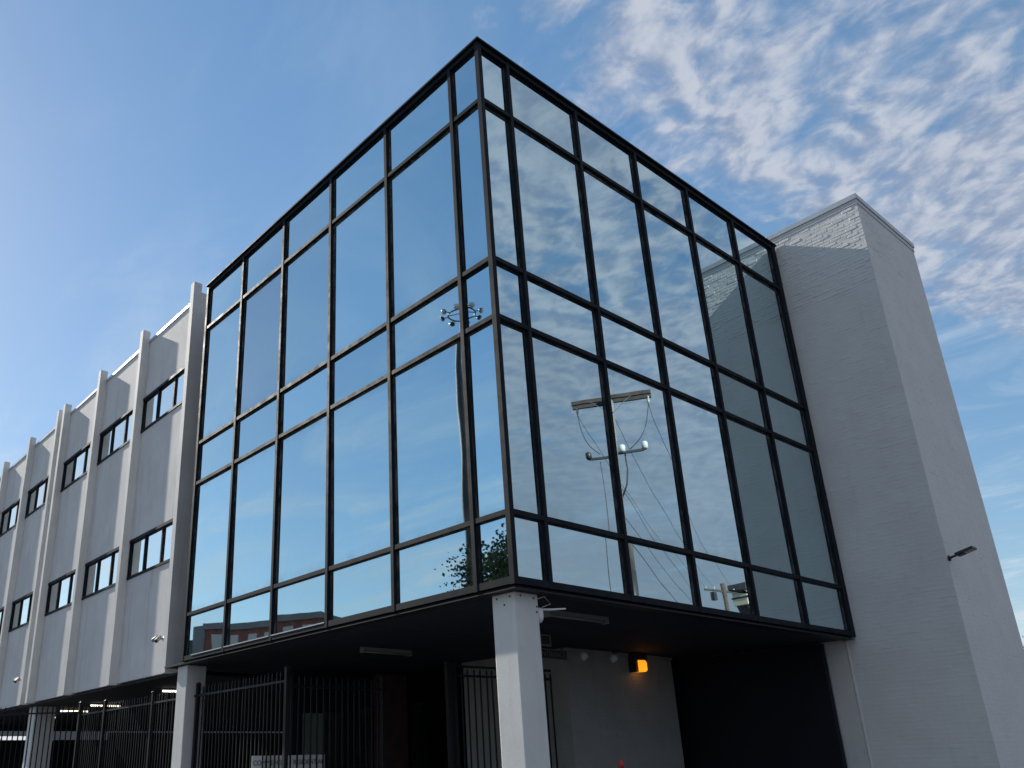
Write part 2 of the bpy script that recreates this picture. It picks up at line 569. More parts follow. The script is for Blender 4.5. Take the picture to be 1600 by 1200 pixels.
# ground floor storefront
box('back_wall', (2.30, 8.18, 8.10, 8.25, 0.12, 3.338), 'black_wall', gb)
pier = box('brick_pier', (4.22, 4.88, 7.80, 8.09, 0.12, 3.337), 'dark_brick', gb)
for (x0, x1, z0, z1) in ((2.49, 2.95, 0.9, 2.55), (2.99, 3.46, 0.9, 2.58), (3.76, 4.16, 0.9, 2.68), (5.18, 5.56, 0.9, 2.80), (5.60, 6.0, 0.9, 2.80)):
    fr = box('storefront_window', (x0-0.03, x1+0.03, 8.06, 8.098, z0-0.03, z1+0.03), 'frame', gb)
    box('pane', (x0, x1, 8.045, 8.058, z0, z1), 'glass_dark', fr)

# ------------------------------------------------------------------ bricks
BL, BH, MJ = 0.194, 0.057, 0.010
_bmesh = []


def brick_mesh(i, mname):
    key = ('brick', i, mname)
    if key in _cache: return _cache[key]
    rnd = random.Random(100+i)
    bm = bmesh.new(); bmesh.ops.create_cube(bm, size=1.0)
    for v in bm.verts:
        v.co = Vector((v.co.x*BL, v.co.y*0.03, v.co.z*BH)) + Vector((rnd.uniform(-1, 1)*0.0025, rnd.uniform(-1, 1)*0.0035, rnd.uniform(-1, 1)*0.0025))
    bmesh.ops.bevel(bm, geom=[e for e in bm.edges if abs(e.verts[0].co.y-e.verts[1].co.y) < 0.01 and e.verts[0].co.y < 0], offset=0.005, segments=1, affect='EDGES')
    me = bpy.data.meshes.new('brick'); bm.to_mesh(me); bm.free()
    me.materials.append(MATS[mname])
    _cache[key] = me
    return me


def brick_face(parent, O, u, n, width, z0, z1, mname, single, proud=(0.0004, 0.0009), wild=0.10):
    """O: point of the face at u=0; n outward normal. single(u,z) -> True for bricks built one by one"""
    u = Vector(u); n = Vector(n); O = Vector(O)
    ang = math.atan2(u.y, u.x)
    rest = MB()
    z = z0; row = 0
    while z + BH <= z1:
        x = -(BL+MJ)/2 if row % 2 else 0.0
        while x < width - 0.02:
            a = max(0.0, x); b = min(width, x+BL)
            if b - a > 0.03:
                pr = proud[0] + random.random()*proud[1]
                if random.random() < wild: pr += random.uniform(0.0015, 0.005)
                full = (b-a) > BL-0.001
                c = O + u*((a+b)/2) + Vector((0, 0, 1))*(z+BH/2)
                if full and single((a+b)/2, z):
                    me = brick_mesh(random.randrange(8), mname)
                    # local -y is the face: orient so that -y -> n
                    rz = math.atan2(n.y, n.x) + math.pi/2
                    o = link('brick', me, None, parent, c + n*(pr-0.015))
                    o.rotation_euler = (random.gauss(0, 0.004), random.gauss(0, 0.004), rz + random.gauss(0, 0.005))
                else:
                    nn = len(rest.v); pr *= 0.45
                    tl = random.gauss(0, 0.005)
                    for k, (uu, vv) in enumerate(((a, 0), (b, 0), (b, BH), (a, BH))):
                        rest.v.append(O + u*uu + Vector((0, 0, z+vv)) - n*0.004)
                    e = 0.004
                    for k, (uu, vv) in enumerate(((a+e, e), (b-e, e), (b-e, BH-e), (a+e, BH-e))):
                        rest.v.append(O + u*uu + Vector((0, 0, z+vv)) + n*(pr + tl*(uu-(a+b)/2) + random.uniform(-1, 1)*0.001))
                    for q in ((4, 5, 6, 7), (0, 1, 5, 4), (1, 2, 6, 5), (2, 3, 7, 6), (3, 0, 4, 7)):
                        rest.f.append(tuple(nn+i for i in q))
            x += BL+MJ
        z += BH+MJ; row += 1
    if rest.v:
        o = rest.build('brickwork', mname, parent)
        o['kind'] = 'stuff'
        bm = bmesh.new(); bm.from_mesh(o.data); bmesh.ops.recalc_face_normals(bm, faces=bm.faces[:]); bm.to_mesh(o.data); bm.free()


# ------------------------------------------------------------------ brick tower
tower = thing('brick_tower', 'tall windowless stair tower of white painted brick beside the glass block', 'tower', (9.5, -0.8, 0))
box('core', (8.1853, 10.80, -1.6447, 5.0, 0.12, 11.13), 'mortar', tower)
brick_face(tower, (8.185, -1.645, 0.125), (0, 1, 0), (-1, 0, 0), 1.72, 0, 10.99, 'brick_paint', lambda a, z: z > 9.35, (0.0005, 0.0014), 0.24)
brick_face(tower, (8.185, -1.645, 0.125), (1, 0, 0), (0, -1, 0), 2.615, 0, 10.99, 'brick_paint', lambda a, z: 9.95 < z < 10.9 and a < 1.6, (0.0003, 0.0006), 0.04)
box('fascia', (8.176, 10.812, -1.656, 0.075, 11.125, 11.225), 'trim', tower)
box('coping', (8.160, 10.83, -1.672, 0.10, 11.2265, 11.335), 'coping', tower, 0.006)

# ------------------------------------------------------------------ finned wing
wing = thing('finned_office_wing', 'long grey stucco office wing with vertical fins and ribbon windows', 'office building', (5, 17, 0))
FIN = [8.956, 11.702, 14.458, 17.225, 17.776, 20.489, 23.330, 26.129, 28.927]
FT = 0.159
WX = 0.2384
box('core', (0.48, 16.1, 9.12, 29.0, 3.33, 11.29), 'core', wing)
box('end_wall', (0.60, 16.1, 8.960, 9.10, 3.36, 11.40), 'fin_paint', wing)
for k, y in enumerate(FIN):
    f1 = MB(); f1.box(0.053, 0.2375, y, y+FT, 3.285, 11.628); f1.box(0.2376, 0.598, y+0.001, y+FT-0.001, 3.300, 11.416)
    f1.build('fin', 'fin_paint', wing)
for k in range(len(FIN)-1):
    y0 = FIN[k]+FT+0.0005; y1 = FIN[k+1]-0.0005
    narrow = (y1-y0) < 1.0
    for (z0, z1) in ((9.8385, 11.315), (6.389, 8.954), (3.3225, 5.4985)):
        box('wall_panel', (WX+random.uniform(0, 0.003), 0.47, y0, y1, z0, z1), 'stucco', wing)
    box('coping', (WX-0.022, 0.7, y0, y1, 11.317, 11.389), 'coping', wing)
    for (z0, z1) in ((8.9565, 9.836), (5.501, 6.387)):
        if narrow:
            box('wall_panel', (WX+0.001, 0.47, y0, y1, z0+0.001, z1-0.001), 'stucco', wing)
            continue
        fr = MB()
        fr.box(WX-0.022, 0.42, y0, y1, z0, z0+0.055)
        fr.box(WX-0.030, 0.42, y0, y1, z1-0.065, z1)
        fr.box(WX-0.015, 0.42, y0, y0+0.03, z0+0.056, z1-0.066)
        fr.box(WX-0.015, 0.42, y1-0.03, y1, z0+0.056, z1-0.066)
        win = fr.build('window', 'frame', wing)
        ms = [y0+0.03, y0+(y1-y0)*0.345, y0+(y1-y0)*0.68, y1-0.03]
        for q in (1, 2):
            box('mullion', (WX-0.008, 0.40, ms[q]-0.025, ms[q]+0.025, z0+0.056, z1-0.066), 'frame', win)
        for q in range(3):
            a = ms[q]+(0.025 if q else 0); b = ms[q+1]-(0.025 if q < 2 else 0)
            o = box('pane', (WX+0.027, WX+0.037, a, b, z0+0.056, z1-0.066), 'glass_wing', win)
            o.rotation_euler = (0, random.gauss(0, 0.0015), random.gauss(0, 0.0015))
box('soffit', (0.30, 16.1, 8.98, 29.0, 3.262, 3.299), 'soffit', wing)
# columns under the wing
box('column', (0.50, 1.03, 17.92, 18.45, 0.12, 3.261), 'white', wing, 0.012)
box('column', (0.50, 1.03, 26.3, 26.8, 0.12, 3.261), 'white', wing, 0.012)
box('beam', (0.40, 16.1, 28.4, 28.7, 3.10, 3.261), 'soffit', wing)
box('rear_screen', (-6.0, 6.8, 29.2, 29.3, 0.12, 2.80), 'screen', wing)
box('rear_screen', (6.801, 18, 29.21, 29.31, 0.12, 3.075), 'screen', wing)
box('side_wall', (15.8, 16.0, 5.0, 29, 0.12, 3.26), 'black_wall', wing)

# van and added low building that dims the sky glow in the slot behind the garage
van = thing('parked_van', 'white panel van roof showing over the dark screen behind the garage', 'van', (4.6, 34, 0))
mb = MB()
pr = [(31.2, 0.45), (36.4, 0.45), (36.4, 2.95), (36.0, 3.08), (33.0, 3.08), (32.2, 2.9), (31.7, 1.75), (31.2, 1.6)]
for xx in (3.6, 5.6):
    mb.v += [Vector((xx, y, z)) for y, z in pr]
kq = len(pr)
mb.f.append(tuple(range(kq))); mb.f.append(tuple(reversed(range(kq, 2*kq))))
for i in range(kq): mb.f.append((i, kq+i, kq+(i+1) % kq, (i+1) % kq))
mb.build('body', 'plastic_white', van)
mb = MB(); mb.quad([(3.75, 31.70, 1.82), (5.45, 31.70, 1.82), (5.35, 32.12, 2.80), (3.85, 32.12, 2.80)]); mb.build('windscreen', 'glass_dark', van)
for xx in (3.55, 5.35):
    for yy in (32.1, 35.5):
        mb = MB(); mb.lathe([(0.2, 0), (0.36, 0.02), (0.36, 0.28), (0.2, 0.3)], (xx, yy, 0.36), (1, 0, 0), 18); mb.build('wheel', 'plastic_dark', van, True)
lb = thing('added_low_building', 'low pale building added beyond the garage slot to dim the sky behind the van', 'building', (8, 52, 0))
mb = MB(); mb.box(-4, 34, 48, 56, 0, 4.2); mb.build('wall', 'grey_stucco', lb)
mb = MB(); mb.box(-4.2, 34.2, 47.8, 56.2, 4.201, 4.5); mb.build('roof', 'dark_grey', lb)
for k in range(9):
    mb = MB(); mb.box(-2+k*4, -0.2+k*4, 47.94, 47.999, 1.4, 3.3); w = mb.build('window', 'frame', lb)
    mb = MB(); mb.box(-1.9+k*4, -0.3+k*4, 47.92, 47.939, 1.5, 3.2); mb.build('pane', 'glass_wing', w)

# ------------------------------------------------------------------ entrance room in white brick
room = thing('entrance_block', 'white painted brick entrance wall in the shade under the glass block', 'wall', (6, 4.4, 0))
box('core', (4.545, 7.58, 3.185, 5.70, 0.12, 3.30), 'entry_shade_paint', room)
brick_face(room, (4.545, 3.185, 0.125), (1, 0, 0), (0, -1, 0), 3.03, 0, 3.17, 'entry_shade_paint', lambda a, z: z > 1.75 and a < 2.6, (0.002, 0.002), 0.12)
brick_face(room, (4.545, 3.185, 0.125), (0, 1, 0), (-1, 0, 0), 2.5, 0, 3.17, 'entry_shade_paint', lambda a, z: False, (0.002, 0.002), 0.12)
box('head_trim', (4.52, 7.60, 3.16, 5.71, 3.302, 3.351), 'entry_shade_paint', room)


# ------------------------------------------------------------------ picket fences
def picket_mesh(h, w=0.020):
    key = ('picket', round(h, 3), w)
    if key in _cache: return _cache[key]
    mb = MB()
    mb.box(-w/2, w/2, -w/2, w/2, -h/2, h/2-0.05)
    n = len(mb.v)
    mb.v += [Vector(p) for p in ((-w/2, -w/2, h/2-0.05), (w/2, -w/2, h/2-0.05), (w/2, w/2, h/2-0.05), (-w/2, w/2, h/2-0.05), (0, 0, h/2))]
    for a, b in ((0, 1), (1, 2), (2, 3), (3, 0)):
        mb.f.append((n+a, n+b, n+4))
    me = bpy.data.meshes.new('picket'); me.from_pydata([tuple(v) for v in mb.v], [], mb.f)
    me.materials.append(MATS['fence'])
    _cache[key] = me
    return me


def fence(label, A, B, top, step, posts, spikes=True, group=None, name='picket_fence', cat='fence'):
    A = Vector((*A, 0.12)); B = Vector((*B, 0.12)); d = (B-A); L = d.length; d.normalize()
    f = thing(name, label, cat, (A+B)/2, group)
    rz = math.atan2(d.y, d.x)
    me = picket_mesh(top-0.2 if spikes else top-0.22)
    n = int(L/step)
    for k in range(n+1):
        p = A + d*(k*step + 0.5*(L-n*step))
        if any(abs((p-A).length - q) < 0.06 for q in posts): continue
        o = link('picket', me, None, f, (p.x, p.y, (0.2+top)/2 - (0 if spikes else 0.03)))
        o.rotation_euler = (random.gauss(0, 0.004), random.gauss(0, 0.004), rz)
    for z in (top-0.17 if spikes else top-0.02, top-0.16 if not spikes else top-0.45, 0.35):
        if spikes and z == top-0.45: continue
        mb = MB(); mb.bar(A+Vector((0, 0, z-0.12)), B+Vector((0, 0, z-0.12)), 0.034, 0.034); mb.build('rail', 'fence', f)
    for q in posts:
        p = A + d*q
        mb = MB(); mb.box(p.x-0.032, p.x+0.032, p.y-0.032, p.y+0.032, 0.12, top+0.02)
        po = mb.build('post', 'fence', f)
        cp = MB(); cp.lathe([(0.05, 0), (0.05, 0.012), (0.012, 0.04)], (p.x, p.y, top+0.021), (0, 0, 1), 10); cp.build('post_cap', 'fence_cap' if False else 'frame_edge', po)
    return f


fence('long black picket fence running under the finned wing from the left column', (0.28, 5.05), (0.28, 13.9), 2.98, 0.118,
      [0.0, 2.95, 4.85, 7.3, 8.75])
fence('short black picket fence set back in the shade under the glass block', (0.36, 5.25), (2.28, 5.25), 2.93, 0.118, [1.9])
fence('black flat topped gate in front of the white brick entrance wall', (2.34, 3.72), (4.48, 3.50), 3.02, 0.125, [0.0, 0.12], False, None, 'gate', 'gate')
fence('black picket gate swung out past the facade of the finned wing', (0.05, 13.2), (-1.9, 15.0), 3.0, 0.118, [0.0])

# ------------------------------------------------------------------ signs
sg = thing('fence_banner', 'white lettered banner tied behind the fence pickets, Commercial Residential Development', 'banner', (0.75, 5.7, 1.45))
box('board', (0.10, 1.41, 5.695, 5.705, 1.18, 1.765), 'sign_white', sg)
text_mesh('lettering', 'COMMERCIAL \u2022 RESIDENTIAL', 0.098, 'ink', sg, (0.755, 5.690, 1.66), (1, 0, 0), (0, 0, 1))
text_mesh('lettering', 'DEVELOPMENT', 0.135, 'ink', sg, (0.755, 5.690, 1.515), (1, 0, 0), (0, 0, 1))

es = thing('entrance_sign', 'dark framed entrance sign hanging beside the white brick wall', 'sign', (4.1, 3.08, 3.2))
box('board', (3.74, 4.45, 3.085, 3.10, 3.125, 3.285), 'plastic_dark', es)
fb = MB(); fb.box(3.74, 4.45, 3.070, 3.084, 3.270, 3.287); fb.box(3.74, 4.45, 3.070, 3.084, 3.123, 3.140)
fb.box(3.738, 3.755, 3.070, 3.084, 3.1405, 3.2695); fb.box(4.435, 4.452, 3.070, 3.084, 3.1405, 3.2695)
fb.build('border', 'fixture', es)
text_mesh('lettering', 'ENTRANCE', 0.125, 'fixture', es, (4.095, 3.082, 3.205), (1, 0, 0), (0, 0, 1))
for xx in (3.85, 4.34):
    mb = MB(); mb.box(xx-0.006, xx+0.006, 3.086, 3.098, 3.2875, 3.351); mb.build('hanger', 'plastic_dark', es)

# ------------------------------------------------------------------ luminaires under the block
def batten(label, x0, x1, y, z=3.351):
    t = thing('batten_light', label, 'light fixture', ((x0+x1)/2, y, z))
    mb = MB(); mb.box(x0, x1, y-0.045, y+0.045, z-0.05, z-0.001); mb.build('housing', 'fixture', t)
    mb = MB(); mb.tube([(x0+0.02, y, z-0.066), (x1-0.02, y, z-0.066)], 0.018, 10); mb.build('tube', 'fixture', t, True)
    for xx in (x0, x1-0.03):
        mb = MB(); mb.box(xx-0.002, xx+0.032, y-0.05, y+0.05, z-0.09, z-0.002); mb.build('end_cap', 'fixture', t)


batten('unlit batten light on the dark soffit near the corner column', 1.38, 2.55, 0.78, 3.3515)
batten('unlit batten light on the dark soffit above the set back fence', 1.46, 2.45, 4.75, 3.3515)


def tube_light(y, x0, x1, lab):
    t = thing('tube_light', lab, 'light fixture', ((x0+x1)/2, y, 3.26), 'tube lights in the garage')
    mb = MB(); mb.box(x0, x1, y-0.04, y+0.04, 3.225, 3.2615); mb.build('housing', 'fixture', t)
    mb = MB(); mb.tube([(x0+0.02, y, 3.200), (x1-0.02, y, 3.200)], 0.02, 10); mb.build('tube', 'tube_lit', t, True)


for y, a, b in ((11.72, 1.24, 1.75), (16.4, 1.38, 2.2), (18.7, 1.38, 2.2), (21.7, 1.78, 2.25)):
    tube_light(y, a, b, 'glowing tube light on the garage ceiling just beside the white end column' if y < 12 else 'glowing tube light on the garage ceiling deep under the finned wing')

# amber wall lamp
wl = thing('wall_lamp', 'glowing amber wall lamp with a dark hood on the white brick wall', 'lamp', (6.40, 3.16, 3.2))
mb = MB(); mb.box(6.24, 6.54, 2.98, 3.178, 3.225, 3.342); mb.box(6.24, 6.30, 3.02, 3.178, 3.02, 3.2245); mb.build('hood', 'plastic_dark', wl)
mb = MB(); mb.lathe([(0.095, 0.0), (0.12, 0.03), (0.12, 0.15), (0.10, 0.19)], (6.425, 3.065, 3.032), (0, 0, 1), 12)
lens = mb.build('lens', 'amber', wl)
ld = bpy.data.lights.new('lamp_glow', 'POINT'); ld.energy = 0.12; ld.color = (1.0, 0.45, 0.08); ld.shadow_soft_size = 0.06
lo = bpy.data.objects.new('lamp_glow', ld); COL.objects.link(lo); lo.location = (6.425, 2.90, 3.02)
for i, (x, z, lab) in enumerate(((4.99, 3.24, 'small white dome sensor on the white brick wall beside the entrance sign'), (5.80, 3.25, 'small white dome sensor with a dark cap on the white brick wall'))):
    t = thing('dome_sensor', lab, 'sensor', (x, 3.17, z))
    mb = MB(); mb.lathe([(0.075, 0), (0.075, 0.02), (0.06, 0.055), (0.03, 0.075)], (x, 3.175, z), (0, -1, 0), 16); mb.build('dome', 'plastic_white', t, True)
    mb = MB(); mb.lathe([(0.085, 0), (0.085, 0.004)], (x, 3.180, z), (0, -1, 0), 16); mb.build('base', 'trim', t)
    if i: mb = MB(); mb.box(x-0.03, x+0.05, 3.10, 3.175, z+0.078, z+0.098); mb.build('cap', 'plastic_dark', t)

bx = thing('framed_ceiling_box', 'small square pale framed box hanging under the dark soffit', 'fixture', (3.0, 2.25, 3.25))
box('body', (2.90, 3.13, 2.27, 2.33, 3.18, 3.345), 'plastic_dark', bx)
fb = MB(); fb.box(2.90, 3.13, 2.255, 2.2695, 3.325, 3.347); fb.box(2.90, 3.13, 2.255, 2.2695, 3.178, 3.198)
fb.box(2.90, 2.92, 2.255, 2.2695, 3.1985, 3.3245); fb.box(3.11, 3.13, 2.255, 2.2695, 3.1985, 3.3245); fb.build('border', 'fixture', bx)

# ------------------------------------------------------------------ security cameras
sc = thing('security_camera', 'white dome security camera with antenna on the corner column', 'camera', (0.48, 0.18, 3.15))
mb = MB(); mb.box(0.476, 0.50, 0.14, 0.22, 3.02, 3.22); mb.build('mount', 'plastic_white', sc)
mb = MB(); mb.lathe([(0.03, 0.10), (0.048, 0.085), (0.048, 0.0), (0.043, -0.03), (0.025, -0.06), (0.005, -0.068)], (0.545, 0.165, 3.10), (0, 0, 1), 16)
mb.build('body', 'plastic_white', sc, True)
mb = MB(); mb.tube([(0.56, 0.16, 3.185), (0.66, 0.07, 3.18), (0.78, -0.03, 3.185)], [0.014, 0.013, 0.009], 8); mb.build('antenna', 'plastic_white', sc, True)
mb = MB(); mb.tube([(0.48, 0.18, 3.22), (0.50, 0.16, 3.29), (0.58, 0.10, 3.325), (0.64, 0.07, 3.24), (0.56, 0.13, 3.205)], 0.006, 6); mb.build('cable', 'plastic_white', sc, True)


def bullet_cam(label, y):
    z = 3.975
    t = thing('bullet_camera', label, 'camera', (0.238, y, z))
    mb = MB(); mb.lathe([(0.05, 0), (0.05, 0.02), (0.02, 0.03), (0.02, 0.12)], (0.237, y, z), (-1, 0, 0), 12); mb.build('mount', 'fixture', t, True)
    d = Vector((-0.55, -0.55, -0.45)).normalized()
    c = Vector((0.11, y, z-0.01))
    mb = MB(); mb.lathe([(0.03, -0.09), (0.042, -0.08), (0.042, 0.10), (0.035, 0.115)], c, d, 12); mb.build('body', 'fixture', t, True)
    mb = MB(); mb.lathe([(0.032, 0), (0.030, 0.004)], c+d*0.116, d, 12); mb.build('lens', 'plastic_dark', t)
    mb = MB(); mb.lathe([(0.03, -0.08), (0.04, -0.07), (0.04, 0.07), (0.034, 0.08)], c+Vector((0, 0.12, 0.02)), Vector((-0.5, 0.6, -0.5)), 12); mb.build('body', 'fixture', t, True)


bullet_cam('twin bullet camera low on the finned wing beside the glass block', 9.50)
bullet_cam('twin bullet camera low on the finned wing beside the paired fins', 18.5)

# flood light on the tower
fl = thing('flood_light', 'black arm mounted flood light on the edge of the white brick tower', 'lamp', (8.2, -1.66, 4.42))
mb = MB(); mb.lathe([(0.045, 0), (0.045, 0.02), (0.02, 0.03)], (8.225, -1.655, 4.41), (0, -1, 0), 12); mb.build('base', 'plastic_dark', fl)
a0 = Vector((8.225, -1.68, 4.415)); a1 = Vector((8.225, -1.80, 4.445)); a2 = Vector((8.225, -2.04, 4.505))
mb = MB(); mb.tube([a0, a1], 0.017, 10); mb.build('arm', 'plastic_dark', fl, True)
mb = MB(); mb.bar(a1-(a2-a1)*0.1, a2, 0.20, 0.035); mb.bar(a1, a1+(a2-a1)*0.35, 0.12, 0.06)
hd = mb.build('head', 'plastic_dark', fl)
dd = (a2-a1)
for q in range(3):
    mb = MB(); s0 = a1+dd*(0.42+q*0.19)-Vector((0, 0, 0.0205)); s1 = a1+dd*(0.42+q*0.19+0.13)-Vector((0, 0, 0.0205))
    mb.bar(s0, s1, 0.13, 0.004); mb.build('led_panel', 'led', hd)

# red tipped post
rp = thing('delineator_post', 'white delineator post with a red tip standing before the white brick wall', 'post', (1.6, 0.05, 0.12))
mb = MB(); mb.lathe([(0.14, 0), (0.14, 0.03), (0.05, 0.06)], (1.55, 0.02, 0.12), (0, 0, 1), 16); mb.build('base', 'plastic_dark', rp, True)
mb = MB(); mb.lathe([(0.034, 0), (0.030, 1.30)], (1.55, 0.02, 0.181), (0, 0, 1), 14); mb.build('shaft', 'plastic_white', rp, True)
mb = MB(); mb.lathe([(0.031, 0), (0.029, 0.06), (0.02, 0.085), (0.005, 0.09)], (1.55, 0.02, 1.482), (0, 0, 1), 14); mb.build('tip', 'red', rp, True)

# ------------------------------------------------------------------ things mirrored in the glass: utility poles and wires
up = thing('utility_pole', 'tall weathered utility pole with a double wooden crossarm', 'utility pole', (13.43, -8.0, 0))
mb = MB(); mb.tube([(13.43, -8.0, 0), (13.43, -8.0, 5.3), (13.43, -8.0, 6.6)], [0.145, 0.132, 0.13], 14); mb.build('lower_shaft', 'steel_dark', up, True)
mb = MB(); mb.tube([(13.43, -8.0, 6.6), (13.43, -8.0, 12.25)], [0.122, 0.10], 14); mb.build('shaft', 'pole_wood', up, True)
ea = Vector((12.876, -9.05, 12.0)); eb = Vector((14.22, -6.967, 12.0)); ed_ = (eb-ea).normalized(); sd_ = Vector((-ed_.y, ed_.x, 0))
for s, dz in ((-1, 0.0), (1, 0.0)):
    mb = MB(); mb.bar(ea+sd_*s*0.17+Vector((0, 0, dz)), eb+sd_*s*0.17+Vector((0, 0, dz)), 0.09, 0.12); mb.build('crossarm', 'wood', up)
mid = (ea+eb)/2
for s in (-1, 1):
    mb = MB(); mb.bar(mid+ed_*s*0.6+sd_*0.2+Vector((0, 0, -0.05)), mid+sd_*0.2+Vector((0, 0, -0.55)), 0.035, 0.008); mb.build('brace', 'galv', up)


def insul(p, parent, axis=(0, 0, -1), s=1.0):
    mb = MB(); mb.lathe([(0.02*s, 0), (0.05*s, 0.03*s), (0.03*s, 0.06*s), (0.06*s, 0.09*s), (0.03*s, 0.12*s), (0.065*s, 0.15*s), (0.03*s, 0.2*s), (0.02*s, 0.24*s)], p, axis, 10)
    mb.build('insulator', 'porcelain', parent, True)


tips = []
for e in (ea+ed_*0.18, eb-ed_*0.12):
    ax = Vector((0.25, -0.2, -0.8))
    insul(e+Vector((0, 0, -0.07)), up, ax)
    tips.append(e+Vector((0, 0, -0.07))+ax.normalized()*0.24)
zb = 10.15
mb = MB(); mb.bar((13.43-0.5, -8.0-0.62, zb-0.04), (13.43+0.55, -8.0+0.68, zb+0.06), 0.07, 0.07); mb.build('lower_bracket', 'steel_dark', up)
for (dx, dy, z) in ((-0.52, -0.64, zb-0.02), (0.57, 0.70, zb+0.10), (0.12, 0.2, zb+0.06)):
    mb = MB(); mb.lathe([(0.06, 0), (0.10, 0.05), (0.10, 0.2), (0.05, 0.25)], (13.43+dx, -8+dy, z-0.04), (0, 0, 1), 12)
    mb.build('cutout', 'porcelain' if dx > 0 else 'steel_dark', up, True)
for s, e in ((-1, tips[0]), (1, tips[1])):
    q = Vector((13.43+s*0.30, -8.0+s*0.37, zb+0.12))
    pts = []
    for k in range(13):
        t = k/12
        p = e.lerp(q, t) + Vector((0, 0, -0.18*math.sin(math.pi*t))) - ed_*s*(-0.10)*math.sin(math.pi*t)
        pts.append(p)
    mb = MB(); mb.tube(pts, 0.014, 6); mb.build('jumper_wire', 'cable', up, True)
pts = [Vector((13.43+0.25, -8.0+0.2, zb)), Vector((13.43+0.22, -8.0+0.25, zb-0.5)), Vector((13.43+0.16, -8.0+0.2, zb-1.0)), Vector((13.43+0.10, -8.0+0.04, zb-1.4))]
mb = MB(); mb.tube(pts, 0.022, 8); mb.build('riser_cable', 'cable', up, True)

fp = thing('utility_pole', 'distant utility pole with small crossarm before the cream canopy', 'utility pole', (48.3, -25, 0))
mb = MB(); mb.tube([(48.3, -25, 0), (48.3, -25, 12.9)], [0.2, 0.16], 12); mb.build('shaft', 'bark', fp, True)
mb = MB(); mb.bar((46.7, -25.4, 12.35), (49.4, -24.8, 12.35), 0.12, 0.12); mb.build('crossarm', 'wood', fp)
for xx in (46.8, 47.5, 49.3):
    insul((xx, -25.2+0.22*(xx-47.5), 12.41), fp, (0, 0, 1), 0.9)
mb = MB(); mb.box(47.2, 47.5, -25.35, -25.1, 11.6, 12.2); mb.build('cutout', 'steel_dark', fp)


def wire(a, b, sag, label, r=0.008):
    a = Vector(a); b = Vector(b); pts = []
    for k in range(25):
        t = k/24
        pts.append(a.lerp(b, t) - Vector((0, 0, sag*4*t*(1-t))))
    mb = MB(); mb.tube(pts, r, 6)
    o = mb.build('overhead_wire', 'cable', None, True)
    tag(o, label, 'wire', 'overhead wires')


LW = 'overhead wire fixed low on the tall utility pole below its cutout bracket'
wire(tips[1], (49.3, -24.8, 12.55), 0.9, 'thin overhead wire leaving the crossarm insulator above the white cutouts')
wire(tips[0], (46.8, -25.3, 12.55), 0.9, 'thin overhead wire leaving the crossarm insulator above the dark cutout')
wire((13.7, -8.1, 11.45), (48.3, -25, 12.0), 0.9, 'thin overhead wire leaving the tall utility pole just under its crossarm')
wire((13.7, -8.1, 9.2), (48.2, -25, 9.8), 0.8, LW, 0.008)
wire((13.7, -8.1, 8.3), (48.2, -25, 9.2), 0.7, LW, 0.008)
wire((13.7, -8.1, 7.5), (48.2, -25, 8.6), 0.7, LW, 0.013)
mb = MB(); mb.tube([(13.2, -8.45, zb-0.1), (13.0, -8.3, 8.9), (12.8, -8.1, 0.1)], 0.010, 6)
tag(mb.build('guy_wire', 'cable', None, True), 'steel guy wire dropping from the tall utility pole bracket to the ground', 'wire')

# cream canopy building
cb_ = thing('canopy_building', 'far building with cream fascia and dark flared underside', 'building', (91, -41, 0))
mb = MB(); mb.box(82.2, 101, -42.0, -41.0, 0, 15.0); mb.build('wall', 'grey_stucco', cb_)
mb = MB()
pr = [(82.2, 14.2), (81.5, 15.0), (80.7, 15.8), (80.1, 16.5), (80.1, 16.62), (101, 16.62), (101, 14.2)]
n0 = len(mb.v)
for yy in (-40.4, -41.8):
    mb.v += [Vector((x, yy, z)) for x, z in pr]
kq = len(pr)
mb.f.append(tuple(range(kq))); mb.f.append(tuple(reversed(range(kq, 2*kq))))
for i in range(kq): mb.f.append((i, kq+i, kq+(i+1) % kq, (i+1) % kq))
mb.build('flared_underside', 'dark_grey', cb_)
mb = MB(); mb.box(79.6, 101, -41.9, -40.1, 16.62, 18.2); mb.build('fascia', 'cream', cb_)
mb = MB(); mb.box(79.55, 101.1, -42.0, -40.0, 17.35, 17.55); mb.build('fascia_stripe', 'plastic_dark', cb_)
mb = MB(); mb.box(79.2, 101.2, -42.1, -39.9, 18.201, 18.95); mb.build('roof_cap', 'dark_grey', cb_)

